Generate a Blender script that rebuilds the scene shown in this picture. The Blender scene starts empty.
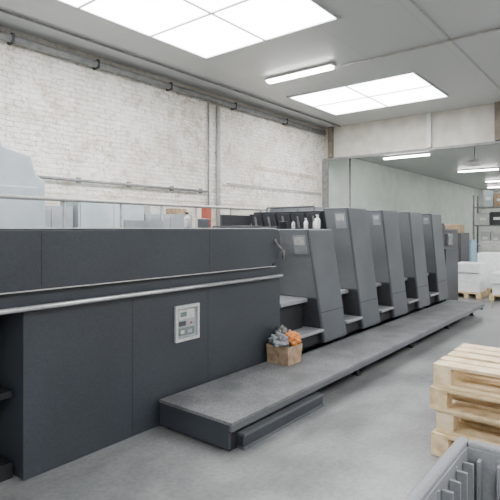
import bpy, math, random
from mathutils import Vector, noise
random.seed(4)
scene=bpy.context.scene
COL=scene.collection
# ---------------------------------------------------------------- materials
def newmat(name):
    m=bpy.data.materials.new(name); m.use_nodes=True
    nt=m.node_tree; b=nt.nodes['Principled BSDF']
    return m,nt,b
def N(nt,t,**kw):
    n=nt.nodes.new(t)
    for k,v in kw.items():
        if hasattr(n,k): setattr(n,k,v)
        else: n.inputs[k].default_value=v
    return n
def speck(name,c1,c2,rough=0.5,metal=0.0,scale=60,bump=0.0,lo=0.35,hi=0.65,big=None,spec=0.5):
    m,nt,b=newmat(name); L=nt.links
    geo=N(nt,'ShaderNodeNewGeometry')
    nz=N(nt,'ShaderNodeTexNoise'); nz.inputs['Scale'].default_value=scale; nz.inputs['Detail'].default_value=4
    L.new(geo.outputs['Position'],nz.inputs['Vector'])
    cr=N(nt,'ShaderNodeValToRGB'); cr.color_ramp.elements[0].position=lo; cr.color_ramp.elements[1].position=hi
    cr.color_ramp.elements[0].color=(*c1,1); cr.color_ramp.elements[1].color=(*c2,1)
    L.new(nz.outputs['Fac'],cr.inputs['Fac'])
    out=cr.outputs['Color']
    if big:
        n2=N(nt,'ShaderNodeTexNoise'); n2.inputs['Scale'].default_value=big[0]; n2.inputs['Detail'].default_value=6
        L.new(geo.outputs['Position'],n2.inputs['Vector'])
        r2=N(nt,'ShaderNodeValToRGB'); r2.color_ramp.elements[0].position=0.35; r2.color_ramp.elements[1].position=0.65
        r2.color_ramp.elements[0].color=(big[1],)*3+(1,); r2.color_ramp.elements[1].color=(1,1,1,1)
        L.new(n2.outputs['Fac'],r2.inputs['Fac'])
        mx=N(nt,'ShaderNodeMixRGB',blend_type='MULTIPLY'); mx.inputs[0].default_value=1
        L.new(out,mx.inputs[1]); L.new(r2.outputs['Color'],mx.inputs[2]); out=mx.outputs[0]
    L.new(out,b.inputs['Base Color'])
    b.inputs['Roughness'].default_value=rough; b.inputs['Metallic'].default_value=metal
    b.inputs['Specular IOR Level'].default_value=spec
    if bump:
        bp=N(nt,'ShaderNodeBump'); bp.inputs['Strength'].default_value=bump; bp.inputs['Distance'].default_value=0.004
        L.new(nz.outputs['Fac'],bp.inputs['Height']); L.new(bp.outputs['Normal'],b.inputs['Normal'])
    return m
def emis(name,c,s):
    m,nt,b=newmat(name)
    b.inputs['Base Color'].default_value=(*c,1); b.inputs['Emission Color'].default_value=(*c,1); b.inputs['Emission Strength'].default_value=s
    return m
M={}
M['press']=speck('press_dark_paint',(.033,.039,.048),(.045,.052,.063),.42,0,90,.06,big=(1.6,.82),spec=.4)
M['press_mid']=speck('press_grey_paint',(.082,.091,.103),(.115,.125,.138),.42,0,90,.08,big=(2.2,.80),spec=.4)
M['press_light']=speck('press_light_grey',(.16,.17,.182),(.20,.21,.222),.45,0,90,.1,big=(2,.85))
M['black']=speck('black_recess',(.008,.008,.010),(.015,.015,.018),.6)
M['steel']=speck('brushed_steel',(.55,.56,.57),(.68,.69,.70),.28,.7,40)
M['alum']=speck('pale_aluminium',(.45,.46,.47),(.56,.57,.58),.4,.2,30)
M['tread']=speck('tread_plate',(.13,.135,.14),(.25,.255,.26),.5,.1,80,.5,big=(3.5,.62))
M['steptread']=speck('step_tread',(.20,.21,.22),(.33,.34,.35),.45,.2,90,.4)
M['white']=speck('white_plastic',(.75,.75,.73),(.82,.82,.80),.4)
M['notice']=speck('notice_plate',(.42,.42,.41),(.58,.58,.56),.4,0,25)
M['paper']=speck('white_paper',(.74,.76,.77),(.84,.86,.87),.7,0,12)
M['cream']=speck('cream_panel',(.58,.56,.49),(.70,.68,.61),.7,0,3,big=(.8,.84))
M['green_wall']=speck('pale_green_wall',(.60,.68,.60),(.68,.75,.67),.6,0,2,big=(.5,.9))
M['plain_wall']=speck('plain_wall',(.66,.66,.64),(.74,.74,.72),.8,0,3)
M['wood']=speck('raw_pine',(.54,.39,.21),(.78,.62,.39),.75,0,14,.2)
M['wood2']=speck('pale_pine',(.66,.50,.30),(.84,.70,.47),.75,0,9,.2)
M['brownwood']=speck('brown_wood',(.18,.15,.12),(.27,.22,.18),.7,0,8)
M['bin']=speck('grey_plastic',(.20,.21,.225),(.235,.245,.26),.4,0,60,.05)
M['card']=speck('cardboard',(.32,.22,.13),(.46,.33,.22),.8,0,20,big=(12,.7))
M['orange']=speck('orange_cloth',(.68,.22,.05),(.80,.34,.10),.7,0,20)
M['rag']=speck('grey_rag',(.05,.05,.05),(.26,.25,.24),.9,0,15)
M['bluegrey']=speck('blue_grey_enamel',(.36,.41,.44),(.44,.49,.52),.45,0,4)
M['greycab']=speck('grey_enamel',(.25,.27,.29),(.33,.35,.37),.5,0,5)
M['red']=speck('red_paint',(.32,.06,.04),(.42,.09,.06),.5)
M['blue']=speck('blue_wrap',(.22,.38,.47),(.34,.49,.56),.4,0,8)
M['pipe']=speck('grey_pipe',(.18,.18,.18),(.27,.27,.26),.5,.1,10)
M['cond']=speck('pale_conduit',(.38,.37,.35),(.48,.47,.45),.5,0,10)
M['dark']=speck('dark_metal',(.030,.030,.035),(.055,.055,.06),.5)
M['sky']=emis('skylight_glow',(.98,.99,1.0),15.5)
M['tube']=emis('lamp_glow',(1,1,.97),32.0)
M['screen']=speck('panel_screen',(.10,.13,.13),(.16,.20,.19),.2)
def brickmat():
    m,nt,b=newmat('whitewashed_brick'); L=nt.links
    geo=N(nt,'ShaderNodeNewGeometry'); sp=N(nt,'ShaderNodeSeparateXYZ'); L.new(geo.outputs['Position'],sp.inputs[0])
    cb=N(nt,'ShaderNodeCombineXYZ'); L.new(sp.outputs['X'],cb.inputs['X']); L.new(sp.outputs['Z'],cb.inputs['Y'])
    wn=N(nt,'ShaderNodeTexNoise'); wn.inputs['Scale'].default_value=8; wn.inputs['Detail'].default_value=6; L.new(geo.outputs['Position'],wn.inputs['Vector'])
    wa=N(nt,'ShaderNodeVectorMath',operation='SCALE'); wa.inputs['Scale'].default_value=.075; L.new(wn.outputs['Color'],wa.inputs[0])
    ad=N(nt,'ShaderNodeVectorMath',operation='ADD'); L.new(cb.outputs[0],ad.inputs[0]); L.new(wa.outputs[0],ad.inputs[1])
    br=N(nt,'ShaderNodeTexBrick'); L.new(ad.outputs[0],br.inputs['Vector'])
    br.inputs['Scale'].default_value=1; br.inputs['Brick Width'].default_value=.22; br.inputs['Row Height'].default_value=.078
    br.inputs['Mortar Size'].default_value=.011; br.inputs['Mortar Smooth'].default_value=1
    br.inputs['Color1'].default_value=(.90,.87,.80,1); br.inputs['Color2'].default_value=(.76,.72,.64,1); br.inputs['Mortar'].default_value=(.56,.51,.43,1)
    def worn(scale,a,c,col,amt,prev,detail=9):
        n1=N(nt,'ShaderNodeTexNoise'); n1.inputs['Scale'].default_value=scale; n1.inputs['Detail'].default_value=detail; n1.inputs['Roughness'].default_value=.75
        L.new(geo.outputs['Position'],n1.inputs['Vector'])
        r1=N(nt,'ShaderNodeValToRGB'); r1.color_ramp.elements[0].position=a; r1.color_ramp.elements[1].position=c
        L.new(n1.outputs['Fac'],r1.inputs['Fac'])
        ml=N(nt,'ShaderNodeMath',operation='MULTIPLY'); ml.inputs[1].default_value=amt; L.new(r1.outputs['Color'],ml.inputs[0])
        mx=N(nt,'ShaderNodeMixRGB'); mx.inputs[2].default_value=(*col,1); L.new(ml.outputs[0],mx.inputs[0]); L.new(prev,mx.inputs[1])
        return mx.outputs[0]
    c=worn(2.2,.47,.56,(.91,.89,.84),.7,br.outputs['Color'])
    c=worn(.8,.48,.62,(.60,.53,.42),.5,c)
    c=worn(3.6,.53,.62,(.46,.37,.28),.6,c)
    c=worn(11,.56,.64,(.30,.22,.16),.6,c,5)
    c=worn(7,.30,.42,(.95,.93,.88),.0,c)
    def rng(sock,lo,hi):
        g=N(nt,'ShaderNodeMath',operation='GREATER_THAN'); g.inputs[1].default_value=lo; L.new(sock,g.inputs[0])
        l=N(nt,'ShaderNodeMath',operation='LESS_THAN'); l.inputs[1].default_value=hi; L.new(sock,l.inputs[0])
        q=N(nt,'ShaderNodeMath',operation='MULTIPLY'); L.new(g.outputs[0],q.inputs[0]); L.new(l.outputs[0],q.inputs[1]); return q.outputs[0]
    def band(c,mask,amt,col):
        q2=N(nt,'ShaderNodeMath',operation='MULTIPLY'); q2.inputs[1].default_value=amt; L.new(mask,q2.inputs[0])
        mb=N(nt,'ShaderNodeMixRGB'); mb.inputs[2].default_value=(*col,1); L.new(q2.outputs[0],mb.inputs[0]); L.new(c,mb.inputs[1]); return mb.outputs[0]
    sa=N(nt,'ShaderNodeSeparateXYZ'); L.new(ad.outputs[0],sa.inputs[0])
    q=N(nt,'ShaderNodeMath',operation='MULTIPLY'); L.new(rng(sa.outputs['Y'],3.02,3.13),q.inputs[0]); L.new(rng(sa.outputs['X'],9.0,11.9),q.inputs[1])
    c=band(c,q.outputs[0],.5,(.48,.33,.25))
    c=band(c,rng(sa.outputs['Y'],-1,2.22),.6,(.62,.56,.46))
    c=band(c,rng(sa.outputs['Y'],4.36,6),.55,(.30,.28,.25))  # shading near the ceiling, painted into the wall above the pipe
    L.new(c,b.inputs['Base Color']); b.inputs['Roughness'].default_value=.85
    bp=N(nt,'ShaderNodeBump'); bp.inputs['Strength'].default_value=.55; bp.inputs['Distance'].default_value=.02; bp.invert=True
    L.new(br.outputs['Fac'],bp.inputs['Height'])
    bp2=N(nt,'ShaderNodeBump'); bp2.inputs['Strength'].default_value=.7; bp2.inputs['Distance'].default_value=.05
    L.new(wn.outputs['Fac'],bp2.inputs['Height']); L.new(bp.outputs['Normal'],bp2.inputs['Normal']); L.new(bp2.outputs['Normal'],b.inputs['Normal'])
    return m
M['brick']=brickmat()
def floormat():
    m,nt,b=newmat('worn_concrete'); L=nt.links
    geo=N(nt,'ShaderNodeNewGeometry')
    a=N(nt,'ShaderNodeTexNoise'); a.inputs['Scale'].default_value=1.5; a.inputs['Detail'].default_value=10; a.inputs['Roughness'].default_value=.66; a.inputs['Distortion'].default_value=.2
    L.new(geo.outputs['Position'],a.inputs['Vector'])
    r=N(nt,'ShaderNodeValToRGB'); r.color_ramp.elements[0].position=.36; r.color_ramp.elements[1].position=.62
    r.color_ramp.elements[0].color=(.15,.155,.157,1); r.color_ramp.elements[1].color=(.26,.265,.263,1)
    L.new(a.outputs['Fac'],r.inputs['Fac'])
    f=N(nt,'ShaderNodeTexNoise'); f.inputs['Scale'].default_value=30; f.inputs['Detail'].default_value=5; L.new(geo.outputs['Position'],f.inputs['Vector'])
    r2=N(nt,'ShaderNodeValToRGB'); r2.color_ramp.elements[0].position=.32; r2.color_ramp.elements[1].position=.58; r2.color_ramp.elements[0].color=(.80,.80,.80,1)
    L.new(f.outputs['Fac'],r2.inputs['Fac'])
    mx=N(nt,'ShaderNodeMixRGB',blend_type='MULTIPLY'); mx.inputs[0].default_value=1; L.new(r.outputs[0],mx.inputs[1]); L.new(r2.outputs[0],mx.inputs[2])
    mp=N(nt,'ShaderNodeMapping'); mp.inputs['Scale'].default_value=(.8,4,1); L.new(geo.outputs['Position'],mp.inputs['Vector'])
    s=N(nt,'ShaderNodeTexNoise'); s.inputs['Scale'].default_value=1.2; s.inputs['Detail'].default_value=9; s.inputs['Roughness'].default_value=.75; L.new(mp.outputs[0],s.inputs['Vector'])
    r3=N(nt,'ShaderNodeValToRGB'); r3.color_ramp.elements[0].position=.32; r3.color_ramp.elements[1].position=.50; r3.color_ramp.elements[0].color=(.80,.80,.80,1)
    L.new(s.outputs['Fac'],r3.inputs['Fac'])
    m4=N(nt,'ShaderNodeMixRGB',blend_type='MULTIPLY'); m4.inputs[0].default_value=1; L.new(mx.outputs[0],m4.inputs[1]); L.new(r3.outputs[0],m4.inputs[2])
    L.new(m4.outputs[0],b.inputs['Base Color'])
    rr=N(nt,'ShaderNodeMapRange'); rr.inputs['To Min'].default_value=.20; rr.inputs['To Max'].default_value=.42; L.new(a.outputs['Fac'],rr.inputs['Value'])
    L.new(rr.outputs[0],b.inputs['Roughness'])
    bp=N(nt,'ShaderNodeBump'); bp.inputs['Strength'].default_value=.12; bp.inputs['Distance'].default_value=.01
    L.new(f.outputs['Fac'],bp.inputs['Height']); L.new(bp.outputs['Normal'],b.inputs['Normal'])
    return m
M['floor']=floormat()
def ceilmat(name,c,w,h):
    m,nt,b=newmat(name); L=nt.links
    geo=N(nt,'ShaderNodeNewGeometry')
    br=N(nt,'ShaderNodeTexBrick'); L.new(geo.outputs['Position'],br.inputs['Vector']); br.offset=0
    br.inputs['Scale'].default_value=1; br.inputs['Brick Width'].default_value=w; br.inputs['Row Height'].default_value=h
    br.inputs['Mortar Size'].default_value=.005
    br.inputs['Color1'].default_value=(*c,1); br.inputs['Color2'].default_value=(*[x*.97 for x in c],1); br.inputs['Mortar'].default_value=(*[x*.8 for x in c],1)
    L.new(br.outputs['Color'],b.inputs['Base Color']); b.inputs['Roughness'].default_value=.35
    return m
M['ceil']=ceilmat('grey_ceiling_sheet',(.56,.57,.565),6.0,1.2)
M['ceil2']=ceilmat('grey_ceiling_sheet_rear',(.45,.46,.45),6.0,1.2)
# ---------------------------------------------------------------- geometry helpers
def box(x0,x1,y0,y1,z0,z1,mat):
    v=[(x,y,z) for x in (x0,x1) for y in (y0,y1) for z in (z0,z1)]
    f=[(0,1,3,2),(4,6,7,5),(0,4,5,1),(2,3,7,6),(0,2,6,4),(1,5,7,3)]
    return (v,f,mat,False)
def prism(poly,y0,y1,mat):
    n=len(poly); v=[(x,y0,z) for x,z in poly]+[(x,y1,z) for x,z in poly]
    f=[tuple(range(n)),tuple(reversed(range(n,2*n)))]+[(i,i+n,(i+1)%n+n,(i+1)%n) for i in range(n)]
    return (v,f,mat,False)
def cyl(p0,p1,r,mat,n=12):
    p0=Vector(p0);p1=Vector(p1);d=(p1-p0).normalized()
    a=d.cross(Vector((0,0,1)));
    if a.length<1e-3:a=Vector((1,0,0))
    a.normalize();c=d.cross(a);v=[];f=[]
    for p in (p0,p1):
        for i in range(n):
            t=2*math.pi*i/n; v.append(tuple(p+a*r*math.cos(t)+c*r*math.sin(t)))
    f=[(i,(i+1)%n,(i+1)%n+n,i+n) for i in range(n)]+[tuple(reversed(range(n))),tuple(range(n,2*n))]
    return (v,f,mat,True)
def lathe(cx,cy,z0,prof,mat,n=16):
    v=[];f=[]
    for r,z in prof:
        for i in range(n):
            t=2*math.pi*i/n; v.append((cx+r*math.cos(t),cy+r*math.sin(t),z0+z))
    for k in range(len(prof)-1):
        for i in range(n): f.append((k*n+i,k*n+(i+1)%n,(k+1)*n+(i+1)%n,(k+1)*n+i))
    f.append(tuple(reversed(range(n)))); f.append(tuple(range((len(prof)-1)*n,len(prof)*n)))
    return (v,f,mat,True)
def blob(cx,cy,cz,rx,ry,rz,mat,seed=0,n=18,amp=.5,hf=.5):
    v=[];f=[]
    for j in range(n+1):
        ph=math.pi*j/n
        for i in range(2*n):
            t=math.pi*i/n
            d=Vector((math.sin(ph)*math.cos(t),math.sin(ph)*math.sin(t),math.cos(ph)))
            k=1+amp*noise.noise(d*2.3+Vector((seed,seed*2,0)))-hf*abs(noise.noise(d*4+Vector((0,seed,9))))+hf*.3
            v.append((cx+d.x*k*rx,cy+d.y*k*ry,max(cz-rz*.9,cz+d.z*k*rz)))
    for j in range(n):
        for i in range(2*n):
            f.append((j*2*n+i,(j+1)*2*n+i,(j+1)*2*n+(i+1)%(2*n),j*2*n+(i+1)%(2*n)))
    return (v,f,mat,True)
WP={}
def mesh(name,pieces,parent=None,bevel=0,label=None,cat=None,kind=None,group=None):
    V=[];F=[];mats=[];mi=[];sm=[]
    for v,f,mt,s in pieces:
        o=len(V); V+=v
        if mt not in mats: mats.append(mt)
        for q in f: F.append(tuple(i+o for i in q)); mi.append(mats.index(mt)); sm.append(s)
    xs=[p[0] for p in V];ys=[p[1] for p in V];zs=[p[2] for p in V]
    c=Vector(((min(xs)+max(xs))/2,(min(ys)+max(ys))/2,min(zs)))
    me=bpy.data.meshes.new(name); me.from_pydata([tuple(Vector(p)-c) for p in V],[],F)
    for mt in mats: me.materials.append(M[mt])
    for i,p in enumerate(me.polygons): p.material_index=mi[i]; p.use_smooth=sm[i]
    import bmesh
    bm=bmesh.new(); bm.from_mesh(me); bmesh.ops.recalc_face_normals(bm,faces=bm.faces); bm.to_mesh(me); bm.free()
    ob=bpy.data.objects.new(name,me); COL.objects.link(ob)
    WP[ob]=c
    if parent: ob.parent=parent; ob.location=c-WP[parent]
    else: ob.location=c
    if bevel:
        b=ob.modifiers.new('bevel','BEVEL'); b.width=bevel; b.segments=3; b.limit_method='ANGLE'
    tag(ob,label,cat,kind,group); return ob
def tag(ob,label=None,cat=None,kind=None,group=None):
    if label: ob['label']=label
    if cat: ob['category']=cat
    if kind: ob['kind']=kind
    if group: ob['group']=group
def empty(name,loc,label,cat,group=None):
    e=bpy.data.objects.new(name,None); COL.objects.link(e); e.location=loc; e.empty_display_size=.2; WP[e]=Vector(loc)
    tag(e,label,cat,None,group); return e
def struct(name,pieces,label,cat,bevel=0):
    return mesh(name,pieces,None,bevel,label,cat,'structure')
# ---------------------------------------------------------------- shell
H=4.5; WY=7.1; BX=12.3; EX=30; RY=-6; SX=-6
struct('floor',[box(SX-.2,EX+.2,RY-.2,WY+.3,-.2,0,'floor')],'worn grey concrete workshop floor','floor')
struct('wall_left',[box(SX,BX,WY,WY+.3,0,H,'brick')],'whitewashed brick wall with worn patches','wall')
struct('wall_left_rear',[box(BX+.01,EX,WY,WY+.3,0,3.85,'green_wall')],'smooth pale green wall of the next hall','wall')
struct('wall_far',[box(EX,EX+.2,RY,WY,0,3.85,'plain_wall')],'plain pale end wall','wall')
struct('wall_right',[box(SX,EX,RY-.2,RY,0,H,'plain_wall')],'plain pale side wall','wall')
struct('wall_back',[box(SX-.2,SX,RY,WY,0,H,'plain_wall')],'plain pale wall','wall')
struct('ceiling',[box(SX-.2,BX+.15,RY-.2,WY+.3,H,H+.2,'ceil')],'grey sheet ceiling with seams','ceiling')
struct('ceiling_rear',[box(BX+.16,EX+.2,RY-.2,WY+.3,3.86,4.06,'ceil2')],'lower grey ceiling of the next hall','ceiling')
struct('wall_header',[box(BX,BX+.15,RY,WY,3.62,H,'cream')],'cream panelled header above the opening','wall')
struct('trim_1',[box(BX-.05,BX,RY,WY,3.56,3.62,'pipe')],'grey steel lintel under the header','beam')
struct('trim_2',[box(BX-.14,BX,WY-.14,WY,0,3.56,'pipe')],'grey corner post','post')
struct('trim_3',[box(BX-.09,BX,4.05,4.15,3.63,H,'plain_wall')],'pale vertical batten on the header','batten')
struct('trim_4',[box(BX-.12,BX,2.45,2.6,3.63,H,'brownwood')],'brown timber batten on the header','batten')
struct('trim_5',[box(SX,BX-.15,2.25,2.28,H-.012,H,'cond')],'pale ceiling joint strip','trim')
struct('trim_6',[box(BX-.10,BX-.0,WY-.3,WY-.16,3.63,H,'brownwood')],'short brown post above the opening','post')
def skylight(n,x0,nx,y0,ny,px,py,h=H):
    x1=x0+nx*px; y1=y0+ny*py
    p=[box(x0,x1,y0,y1,h-.012,h-.001,'sky')]
    for i in range(nx+1):
        w=.016; x=x0+i*px; p.append(box(x-w,x+w,y0-.03,y1+.03,h-.03,h-.0005,'alum'))
    for j in range(ny+1):
        w=.016; y=y0+j*py; p.append(box(x0-.03,x1+.03,y-w,y+w,h-.028,h-.0004,'alum'))
    struct('window_%d'%n,p,'bright translucent ceiling skylight with pale frame','skylight')
skylight(1,2.35,3,3.22,2,1.2,1.25)
skylight(2,8.85,2,3.25,2,1.05,1.38)
skylight(3,-4.2,3,3.26,2,1.21,1.22)  # this and the next three are unseen, added to light the hall
skylight(4,2.3,3,-3.2,2,1.21,1.22)
skylight(5,8.85,2,-3.2,2,1.05,1.38)
skylight(6,-4.2,3,-3.2,2,1.21,1.22)
skylight(7,16.0,3,-3.2,3,1.21,1.22,3.86)  # this and the next are unseen, added to brighten the next hall
skylight(8,23.0,3,-3.2,3,1.21,1.22,3.86)
# ---------------------------------------------------------------- ceiling lamps
def lamp(x,y,z,L,label):
    e=empty('ceiling_lamp',(x,y,z-.1),label,'lamp')
    mesh('lamp_housing',[prism([(x-.09,z-.05),(x-.05,z),(x+.05,z),(x+.09,z-.05)],y-L/2,y+L/2,'white')],e)
    mesh('lamp_tube',[box(x-.07,x+.07,y-L/2+.03,y+L/2-.03,z-.09,z-.052,'tube')],e,.012)
    return e
lamp(7.55,4.9,H,1.45,'white fluorescent batten lamp glowing on the ceiling')
for x,y in ((14.5,5.55),(19.6,4.75),(24.5,4.9),(14.5,1.5),(19.6,.8),(28,5.6)):  # lamps out of view on the right are added to brighten this hall
    lamp(x,y,3.86,1.45,'fluorescent lamp on the lower ceiling of the next hall')
e=empty('pendant_lamp',(14.3,3.55,3.3),'pale round pendant lamp hanging from the lower ceiling','lamp')
mesh('lamp_rod',[cyl((14.3,3.55,3.52),(14.3,3.55,3.859),.012,'pipe',8)],e)
mesh('lamp_shade',[lathe(14.3,3.55,3.34,[(.10,0),(.19,.03),(.21,.07),(.18,.12),(.10,.16),(.04,.18)],'white',24)],e)
def pipe(name,p0,p1,r,mat,label,extra=()):
    mesh(name,[cyl(p0,p1,r,mat)]+list(extra),None,0,label,'pipe')
pipe('ceiling_conduit',(7.7,4.1,H-.03),(7.7,RY+.01,H-.03),.018,'cond','thin grey conduit running across the ceiling')
pipe('ceiling_conduit',(SX+.1,6.55,H-.03),(BX-.1,6.55,H-.03),.018,'pipe','thin grey conduit along the ceiling by the brick wall')
br=[box(x-.02,x+.02,WY-.15,WY,4.25,4.39,'dark') for x in (1.2,3.3,4.7,6.3,8.2,10.2)]
pipe('wall_mounted_pipe',(SX+.1,WY-.09,4.32),(BX-.16,WY-.09,4.32),.06,'pipe','grey pipe on brackets high along the brick wall',br)
pipe('wall_mounted_pipe',(7.72,WY-.05,1.0),(7.72,WY-.05,4.24),.045,'cond','vertical grey pipe on the brick wall')
pipe('wall_mounted_pipe',(7.42,WY-.04,1.0),(7.42,WY-.04,4.24),.02,'pipe','thin vertical pipe on the brick wall')
br=[box(x-.03,x+.03,WY-.06,WY,2.34,2.43,'pipe') for x in (3.4,4.4,5.4,6.4,7.2)]
pipe('wall_mounted_conduit',(3.1,WY-.06,2.38),(7.35,WY-.06,2.38),.024,'pipe','grey conduit with clips along the brick wall',br)
pipe('wall_mounted_conduit',(8.0,WY-.04,2.6),(12.0,WY-.04,2.6),.012,'cond','thin cable conduit on the brick wall')
pipe('steel_pole',(12.9,6.6,0),(12.9,6.6,3.85),.025,'pipe','slim grey pole in the opening of the next hall')
# ---------------------------------------------------------------- press
press=empty('printing_press',(6,3.7,0),'long dark grey multi-unit offset printing press','printing press')
FY=3.05; BY=4.5
low=mesh('delivery_unit',[box(1.51,4.33,FY,BY,.0,1.10,'press'),
    box(.3,1.505,FY+.35,BY,0,1.10,'black'),
    box(.1,4.3,FY+.015,BY,1.101,1.199,'press')],press,.008)
for x in (2.36,3.20):
    mesh('panel_joint',[box(x-.0025,x+.0025,FY-.001,FY+.01,.03,1.07,'black')],low)
hood=[(.1,1.20),(4.13,1.20),(4.27,1.28),(4.32,1.42),(4.30,1.585),(4.25,1.60),(.1,1.60)]
hd=mesh('delivery_hood',[prism(hood,FY-.02,BY,'press')],low,.012)
for x in (1.62,3.20):
    mesh('hood_joint',[box(x-.0025,x+.0025,FY-.021,FY-.01,1.23,1.59,'black')],hd)
mesh('hood_edge_strip',[box(.1,4.22,FY-.03,FY+.03,1.601,1.610,'alum')],hd)
mesh('guide_rail',[cyl((.1,FY-.05,1.10),(4.30,FY-.05,1.10),.017,'steel')]+[box(x-.015,x+.015,FY-.05,FY+.01,1.085,1.112,'dark') for x in (.6,1.6,2.6,3.6,4.2)],low,0,'polished steel rail')
mesh('hood_rim',[box(.1,4.2,FY-.030,FY-.02,1.203,1.210,'cond')],hd)
cp=mesh('control_panel',[
    box(2.79,3.07,FY-.022,FY,.925,.950,'alum'),box(2.79,3.07,FY-.022,FY,.645,.67,'alum'),
    box(2.79,2.815,FY-.022,FY,.671,.924,'alum'),box(3.045,3.07,FY-.022,FY,.671,.924,'alum'),
    box(2.815,3.045,FY-.002,FY,.671,.924,'greycab'),
    box(2.84,3.02,FY-.006,FY-.002,.83,.91,'notice'),box(2.84,3.02,FY-.006,FY-.002,.69,.755,'screen'),
    box(2.84,2.92,FY-.007,FY-.002,.772,.812,'dark'),
    box(2.855,2.93,FY-.008,FY-.006,.85,.89,'screen'),box(2.86,2.90,FY-.008,FY-.006,.705,.735,'notice'),box(2.94,2.99,FY-.008,FY-.006,.705,.735,'greycab'),
    cyl((2.985,FY-.002,.79),(2.985,FY-.012,.79),.010,'red')],low,0,'silver framed recessed control panel with display and buttons')
mesh('pile_table',[box(.35,1.49,FY+.10,FY+.33,.52,.56,'black'),box(.35,1.40,FY+.22,FY+.34,.93,1.05,'press_mid'),
    box(.35,1.49,FY+.1,FY+.33,.0,.1,'black')],low)
mesh('hose',[cyl((4.20,FY-.05,1.44),(4.27,FY-.09,1.36),.013,'rag'),cyl((4.27,FY-.09,1.36),(4.33,FY-.04,1.28),.013,'rag'),cyl((4.20,FY-.05,1.44),(4.22,FY,1.50),.013,'rag')],low,0,'grey flexible hose')
mesh('press_base',[box(4.34,9.9,3.45,BY,0,.85,'press')],press,.01)
LEAN=.46; W=.56
def hexa(sx,e0,e1,y0,y1,z0,z1,mat):
    return ([(sx(z0)-e0,y0,z0),(sx(z0)-e0,y1,z0),(sx(z1)-e0,y1,z1),(sx(z1)-e0,y0,z1),
             (sx(z0)+e1,y0,z0),(sx(z0)+e1,y1,z0),(sx(z1)+e1,y1,z1),(sx(z1)+e1,y0,z1)],
        [(0,1,2,3),(4,7,6,5),(0,4,5,1),(3,2,6,7),(1,5,6,2),(0,3,7,4)],mat,False)
def unit(xr,ztop,yb,plate):
    lean=LEAN*(ztop-.25)/1.63
    t=mesh('printing_unit',[prism([(xr-W-.02,.86),(xr-.1,.86),(xr-lean-.06,ztop-.03),(xr-lean-W+.08,ztop-.03)],yb,BY,'press'),
        prism([(xr-.28,.86),(xr+.3,.86),(xr+.3,1.1),(xr-.1,1.25),(xr-.35,1.25)],yb+.1,BY,'press')],press,.012)
    def sx(z): return xr-W-lean*(z-.25)/(ztop-.25)
    g=mesh('side_guard',[prism([(xr-W,.25),(xr,.25),(xr-lean,ztop),(xr-lean-W,ztop)],2.9,yb-.01,'press_mid')],t,.022)
    mesh('guard_plate',[hexa(sx,.006,.002,2.925,yb-.03,.80,ztop-.025,'press_light')],t)  # paler tone over the guard's left face
    mesh('recess_shade',[hexa(sx,.005,.002,2.925,yb-.03,.28,.78,'dark')],t)  # dark strip painting in the shade of the recess between units
    mesh('guard_seam',[([(sx(a)+o,2.898,a) for a,o in ((.62,.02),(.62,W-.02),(.628,W-.02),(.628,.02))]+
        [(sx(a)+o,2.903,a) for a,o in ((.62,.02),(.62,W-.02),(.628,W-.02),(.628,.02))],
        [(0,1,2,3),(7,6,5,4),(0,4,5,1),(1,5,6,2),(2,6,7,3),(3,7,4,0)],'black',False)],t)
    if plate:
        mesh('notice_plate',[hexa(sx,.012,-.007,2.95,2.95+plate[0],ztop-.07-plate[1],ztop-.07,'greycab'),
             hexa(sx,.015,-.012,2.97,2.93+plate[0],ztop-.05-plate[1]*.6,ztop-.09,'notice')],t,0,'pale notice plate')
    xa=xr-1.03 if xr>5.7 else 4.35
    mesh('step',[box(xa,xr-W-.02,2.90,3.44,.39,.43,'steptread'),box(xa+.01,xr-W-.03,2.97,3.44,.24,.39,'black')],t,.012)
    mesh('step',[box(xa,xr-W-.14,3.05,3.44,.74,.79,'steptread'),box(xa+.01,xr-W-.15,3.12,3.44,.43,.74,'black')],t,.012)
    ym=yb+.25; xg=xr-lean-W+.2
    bars=[cyl((xg,ym+k*.27,ztop-.07),(xg,ym+k*.27,ztop+.03),.012,'dark',8) for k in range(4)]
    bars.append(cyl((xg,ym,ztop+.03),(xg,ym+.81,ztop+.03),.012,'dark',8))
    mesh('grab_bar',bars,t)
    mesh('ink_duct',[prism([(xg+.08,ztop-.03),(xg+.3,ztop-.03),(xg+.27,ztop+.03),(xg+.11,ztop+.03)],yb+.15,BY-.15,'press')],t,.006)
    if ztop>1.7:
        for k in range(5):
            y=yb+.08+k*.25
            mesh('front_flap',[hexa(sx,-.06,.09,y,y+.22,ztop-.34,ztop-.06,'dark')],t,.004)
            mesh('flap_grip',[hexa(sx,-.03,.06,y+.10,y+.12,ztop-.26,ztop-.10,'pipe')],t)
    return t
unit(5.60,1.60,3.48,(.17,.22))
for xr,pl in ((6.63,(.15,.20)),(7.69,(.11,.15)),(8.75,None),(9.80,(.1,.12))): unit(xr,1.88,3.27,pl)
fd=mesh('feeder_unit',[box(9.92,10.95,3.05,BY,.0,1.60,'dark'),prism([(10.0,1.60),(10.6,1.60),(10.5,1.72),(10.1,1.72)],3.2,BY-.1,'dark')],press,.015)
mesh('side_panel',[box(10.0,10.85,3.02,3.049,.1,1.2,'press')],fd,.004)
mesh('control_box',[box(10.1,10.4,3.0,3.049,1.28,1.5,'press_light'),box(10.13,10.37,2.995,3.0,1.33,1.47,'screen')],fd)
mesh('handrail',[cyl((.2,4.6,1.90),(7.9,4.6,1.90),.020,'cond')]+
     [cyl((x,4.6,.0),(x,4.6,1.90),.014,'pipe') for x in (.6,1.7,2.7,3.4,4.0,4.6,5.3,6.0,7.9)],press,0,'pale tubular handrail')
mesh('walkway_guard',[box(5.05,5.7,4.55,4.58,1.3,1.80,'dark')],press)
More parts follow.
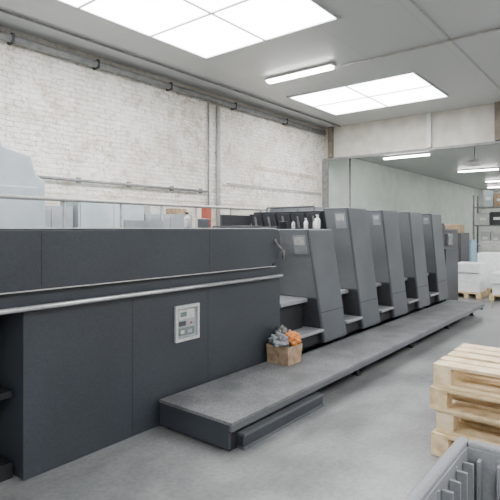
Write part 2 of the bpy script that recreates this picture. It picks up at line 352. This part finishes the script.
mesh('walkway_guard',[box(3.42,3.98,4.55,4.58,1.3,1.70,'greycab')],press)
# ---------------------------------------------------------------- platform
pl=empty('foot_platform',(6.2,2.62,0),'long low grey tread platform beside the press','platform')
PX0,PX1,PY0,PY1=2.6,9.78,2.25,3.02
mesh('platform_deck',[box(PX0,PX1,PY0,2.885,.205,.23,'tread'),box(PX0,4.3,2.886,PY1,.205,.23,'tread')],pl,.003)
mesh('platform_frame',[box(PX0+.005,PX1,PY0+.005,PY0+.03,.16,.205,'press_mid'),box(PX0,PX0+.03,PY0+.03,PY1-.01,.03,.205,'press'),
   box(PX1-.03,PX1,PY0+.03,2.88,.10,.205,'press')],pl)
mesh('step_box',[box(PX0+.04,3.85,PY0+.05,PY1-.05,.0,.20,'black'),
   box(PX0+.12,3.85,PY0-.02,PY0+.05,.095,.115,'press_mid'),box(PX0+.12,3.85,PY0-.01,PY0+.05,.02,.095,'press'),
   box(PX0+.12,3.85,PY0-.02,PY0+.05,.0,.02,'press_mid')],pl,.003,'dark drawer-like step box under the deck')
for x in (4.9,6.5,8.1,9.6):
    mesh('leg',[box(x-.02,x+.02,PY0+.16,PY0+.21,.012,.205,'press'),box(x-.03,x+.03,PY0+.14,PY0+.23,0,.012,'dark')],pl)
    mesh('cross_beam',[box(x-.025,x+.025,PY0+.211,2.79,.15,.204,'dark')],pl)
mesh('rear_support',[box(3.9,9.7,2.80,2.86,0,.204,'black')],pl)
# ---------------------------------------------------------------- carton and contents
x0,x1,y0,y1,z0,z1=4.03,4.27,2.74,3.0,.231,.415
def taper(x0,x1,y0,y1,z0,z1,o,t,mat):
    def ring(e,z): return [(x0-e,y0-e,z),(x1+e,y0-e,z),(x1+e,y1+e,z),(x0-e,y1+e,z)]
    v=ring(0,z0)+ring(o,z1)+ring(o-t,z1)+ring(-t,z0+t)
    f=[(3,2,1,0)]
    for k in range(3):
        for i in range(4): f.append((k*4+i,k*4+(i+1)%4,(k+1)*4+(i+1)%4,(k+1)*4+i))
    f.append((12,13,14,15))
    return (v,f,mat,False)
mesh('cardboard_box',[taper(x0,x1,y0,y1,z0,z1,.008,.008,'card')],None,0,'small open worn brown cardboard box heaped with rags','box')
mesh('rag',[blob(4.15,2.87,.335,.095,.105,.09,'rag',2,24,.5,1.0)],None,0,'large crumpled grey cleaning rag filling the cardboard box','rag')
mesh('rag',[blob(4.10,2.89,.455,.075,.085,.055,'greycab',12,24,.9,1.3)],None,0,'crumpled pale grey cloth on top of the heap','rag')
mesh('rag',[blob(4.20,2.94,.48,.07,.06,.07,'rag',9,24,.9,1.3)],None,0,'dark crumpled cloth on top of the heap','rag')
mesh('rag',[blob(4.18,2.80,.465,.065,.07,.06,'orange',5,24,.7,1.0)],None,0,'crumpled orange cloth on top of the heap','rag')
def bottle(x,y,z,h,label,body='white',cap='dark'):
    e=empty('plastic_bottle',(x,y,z),label,'bottle')
    r=h*.2
    mesh('bottle_body',[lathe(x,y,z,[(r*.9,0),(r,h*.05),(r,h*.6),(r*.75,h*.72),(r*.35,h*.8),(r*.35,h*.86)],body)],e)
    mesh('bottle_cap',[lathe(x,y,z+h*.86,[(r*.42,0),(r*.42,h*.12),(r*.3,h*.14)],cap),box(x-r*.9,x+r*.2,y-.008,y+.008,z+h*.93,z+h*.99,cap)],e)
bottle(4.92,3.27,1.601,.11,'pale plastic bottle on top of the press unit','notice','dark')
bottle(5.03,3.16,1.601,.13,'white plastic bottle on top of the press unit','white','white')
bottle(5.03,3.00,1.601,.17,'white plastic bottle on top of the press unit','white','white')
bottle(5.10,3.08,1.601,.12,'pale plastic bottle on top of the press unit','notice','greycab')
mesh('ink_tin',[lathe(4.84,3.36,1.601,[(.05,0),(.05,.08),(.052,.08),(.052,.09),(.03,.092)],'dark')],None,0,'dark round ink tin on the press unit','tin')
bottle(4.05,4.2,1.601,.20,'pale plastic bottle on the delivery hood','notice','dark')
mesh('ink_tin',[lathe(4.12,4.0,1.601,[(.07,0),(.07,.11),(.073,.11),(.073,.12),(.05,.122)],'greycab')],None,0,'grey ink tin on the delivery hood','tin')
# ---------------------------------------------------------------- pallets
def pallet(x0,y0,z0,label,wd):
    e=empty('wooden_pallet',(x0+.4,y0+.6,z0),label,'pallet','stacked wooden pallets')
    h=.16
    top=[]
    for i,(a,b) in enumerate(((0,.13),(.165,.275),(.335,.465),(.525,.635),(.67,.80))):
        j=random.uniform(-.008,.008)
        top.append(box(x0+a,x0+b,y0+j,y0+1.2+j,z0+h-.022,z0+h-random.uniform(0,.002),wd))
    for yy in (0,.54,1.08): top.append(box(x0,x0+.8,y0+yy,y0+yy+.12,z0+h-.044,z0+h-.0225,wd))
    mesh('top_deck',top,e,.002)
    for xx in (0,.33,.67):
        for yy in (0,.54,1.08):
            mesh('block',[box(x0+xx+.003,x0+xx+.127,y0+yy,y0+yy+.12,z0+.0225,z0+h-.0445,wd)],e,.003)
    for xx in (0,.33,.67):
        mesh('bottom_board',[box(x0+xx,x0+xx+.13,y0,y0+1.2,z0+.001,z0+.022,wd)],e,.002)
for i,(dx,dy,wd) in enumerate(((0,.01,'wood'),(.03,-.015,'wood2'),(.0,.02,'wood'),(.02,.0,'wood2'))):
    pallet(3.50+dx,-.05+dy,i*.161,['raw pine pallet resting on the concrete floor','raw pine pallet low in the stack','raw pine pallet high in the stack','pale pine pallet on top of the stack'][i],wd)
# ---------------------------------------------------------------- plastic bin
bn=empty('plastic_bin',(1.9,.28,0),'large open grey plastic pallet bin','bin')
bx0,bx1,by0,by1=1.32,2.45,-.12,.66
mesh('bin_body',[taper(bx0+.02,bx1-.02,by0+.02,by1-.02,.06,.575,.012,.018,'bin')]+
   [box(x-.012,x+.012,by1-.03,by1+.012,.12,.55,'bin') for x in (1.5,1.75,2.0,2.25)]+
   [box(bx1-.03,bx1+.012,y-.012,y+.012,.12,.55,'bin') for y in (.05,.28,.5)],bn,.004)
mesh('inner_ribs',[box(bx1-.075,bx1-.03,y-.008,y+.008,.12,.54,'bin') for y in [by0+.1+.085*k for k in range(8)]]+
   [box(x-.008,x+.008,by1-.075,by1-.03,.12,.54,'bin') for x in [bx0+.12+.1*k for k in range(10)]]+
   [box(x-.008,x+.008,by0+.03,by0+.075,.12,.54,'bin') for x in [bx0+.12+.1*k for k in range(10)]],bn,.003)
rim=[box(bx0-.02,bx1+.03,by1-.022,by1+.03,.56,.60,'bin'),box(bx0-.02,bx1+.03,by0-.02,by0+.022,.56,.60,'bin'),
     box(bx1-.022,bx1+.03,by0+.022,by1-.022,.56,.60,'bin'),box(bx0-.02,bx0+.022,by0+.022,by1-.022,.56,.60,'bin')]
mesh('bin_rim',rim,bn,.017)
for x in (bx0+.05,bx1-.2):
    for y in (by0+.05,by1-.2): mesh('foot',[box(x,x+.15,y,y+.15,0,.06,'bin')],bn,.005)
# ---------------------------------------------------------------- cabinets by the brick wall
c=empty('machine_cabinet',(2.6,6.2,0),'pale blue-grey machine cabinet with stepped top','cabinet')
mesh('cabinet_body',[prism([(1.9,0),(3.10,0),(3.10,2.18),(2.98,2.26),(2.92,2.48),(2.6,2.55),(2.55,2.62),(1.9,2.64)],5.7,6.7,'bluegrey')],c,.02)
mesh('cabinet_door',[box(2.0,2.98,5.68,5.70,.15,2.1,'bluegrey')],c,.006)
mesh('plastic_canister',[lathe(2.3,6.1,2.65,[(.16,0),(.18,.03),(.18,.28),(.12,.36),(.05,.38),(.05,.42)],'white')],None,0,'white canister standing on the pale cabinet','canister')
def cabinet(x0,x1,y0,y1,z,mat,label):
    e=empty('metal_cabinet',((x0+x1)/2,(y0+y1)/2,0),label,'cabinet')
    mesh('cabinet_body',[box(x0,x1,y0,y1,0,z,mat)],e,.01)
    xm=(x0+x1)/2
    for a,b,hx in ((x0+.03,xm-.005,xm-.06),(xm+.005,x1-.03,xm+.06)):
        mesh('cabinet_door',[box(a,b,y0-.018,y0-.001,.1,z-.05,mat)],e,.004)
        mesh('door_handle',[cyl((hx,y0-.03,z*.5),(hx,y0-.03,z*.56),.01,'dark',8)],e)
cabinet(3.95,5.15,6.35,6.85,2.03,'bluegrey','grey-blue metal cabinet against the brick wall')
cabinet(3.2,3.9,6.4,6.9,1.93,'greycab','grey metal cabinet against the brick wall')
cabinet(5.25,6.35,6.45,6.9,1.86,'greycab','grey metal cabinet against the brick wall')
cabinet(6.5,7.5,6.5,6.9,1.60,'greycab','low grey metal cabinet carrying a red box')
mesh('metal_box',[box(6.80,6.94,6.52,6.66,1.601,2.03,'red'),box(6.79,6.95,6.51,6.67,2.03,2.05,'red'),cyl((6.83,6.59,2.06),(6.91,6.59,2.06),.01,'dark',8)],None,.004,'narrow upright red metal box on the grey cabinet','box')
mesh('cardboard_box',[box(5.4,5.75,6.5,6.85,1.861,2.0,'notice'),box(5.57,5.59,6.495,6.855,1.99,2.003,'cream')],None,.003,'pale closed carton on the grey cabinet','box')
mesh('cardboard_box',[box(6.0,6.25,6.5,6.8,1.861,1.97,'card'),box(6.11,6.14,6.495,6.805,1.96,1.973,'cream')],None,.003,'brown closed carton on the grey cabinet','box')
# ---------------------------------------------------------------- far goods
def stack(x0,x1,y0,y1,z,mat,label,group='wrapped paper stacks',lh=.26):
    e=empty('paper_stack',((x0+x1)/2,(y0+y1)/2,0),label,'paper stack',group)
    mesh('pallet_base',[box(x0,x1,y0+a,y0+a+.1,0,.1,'wood') for a in (0,(y1-y0)/2-.05,y1-y0-.1)]+[box(x0,x1,y0,y1,.1,.13,'wood')],e)
    n=max(1,int((z-.13)/lh)); p=[]
    hh=(z-.13)/n
    for i in range(n):
        j=random.uniform(-.025,.025);k=random.uniform(-.025,.025)
        p.append(box(x0+.03+j,x1-.03+j,y0+.03+k,y1-.03+k,.131+i*hh,.131+(i+1)*hh-.003,mat))
    mesh('paper_reams',p,e,.012)
stack(12.0,12.7,2.85,3.48,.80,'paper','white paper stack on a wooden pallet',lh=.2)
stack(11.9,12.7,1.95,2.65,.62,'paper','low white paper stack on a wooden pallet',lh=.2)
stack(13.1,13.8,2.62,3.25,1.0,'paper','white paper stack on a wooden pallet',lh=.28)
stack(15.0,15.8,3.0,3.6,1.25,'notice','pale grey wrapped stack on a wooden pallet')
stack(16.6,17.3,4.2,4.8,1.25,'blue','pale blue wrapped stack on a wooden pallet','blue wrapped stacks')
e=empty('machine_cabinet',(13.4,3.8,0),'dark grey machine cabinet beyond the press','cabinet')
mesh('cabinet_body',[box(13.0,13.8,3.55,4.15,0,1.5,'dark')],e,.015)
mesh('cabinet_door',[box(12.98,12.999,3.6,4.1,.15,1.05,'press_mid')],e,.004)
mesh('display_panel',[box(12.98,12.999,3.65,3.95,1.15,1.38,'bluegrey')],e,.003)
mesh('cardboard_box',[box(13.1,13.5,3.6,4.0,1.501,1.72,'card'),box(13.28,13.32,3.595,4.005,1.7,1.724,'cream')],None,.003,'brown carton on the dark machine cabinet','box')
sh=empty('storage_rack',(20.3,4.0,0),'tall steel storage rack with boxes','shelf')
for x in (20,20.6):
    for y in (3.1,5.0): mesh('upright',[box(x-.03,x+.03,y-.03,y+.03,0,2.9,'pipe')],sh)
for z in (.15,.95,1.7,2.4): mesh('shelf_board',[box(19.98,20.62,3.14,4.96,z,z+.05,'pipe')],sh)
for z in (.2,1.0,1.75,2.45):
    y=3.2
    while y<4.6:
        w=random.uniform(.3,.45);h=random.uniform(.35,.6)
        mt=random.choice(['bluegrey','notice','card','dark','card','cream'])
        nm={'card':'brown','bluegrey':'grey','blue':'blue','cream':'cream','dark':'dark','notice':'pale'}[mt]
        mesh('carton',[box(20.05,20.55,y,y+w,z+.001,z+h,mt),box(20.04,20.05,y+w*.25,y+w*.75,z+h*.4,z+h*.6,'white')],None,.005,nm+' carton on the steel storage rack','box',None,'cartons on the storage rack')
        y+=w+.03
# ---------------------------------------------------------------- world, camera
w=bpy.data.worlds.new('w'); scene.world=w; w.use_nodes=True
w.node_tree.nodes['Background'].inputs[0].default_value=(.8,.85,.9,1); w.node_tree.nodes['Background'].inputs[1].default_value=.4
cd=bpy.data.cameras.new('camera'); cam=bpy.data.objects.new('camera',cd); COL.objects.link(cam)
cam.location=(0,0,1.6); cam.rotation_euler=(math.radians(90),0,math.radians(38.7-90))
cd.sensor_width=36; cd.lens=487/500*36; cd.shift_y=-.042; cd.clip_start=.05; cd.clip_end=200
scene.camera=cam
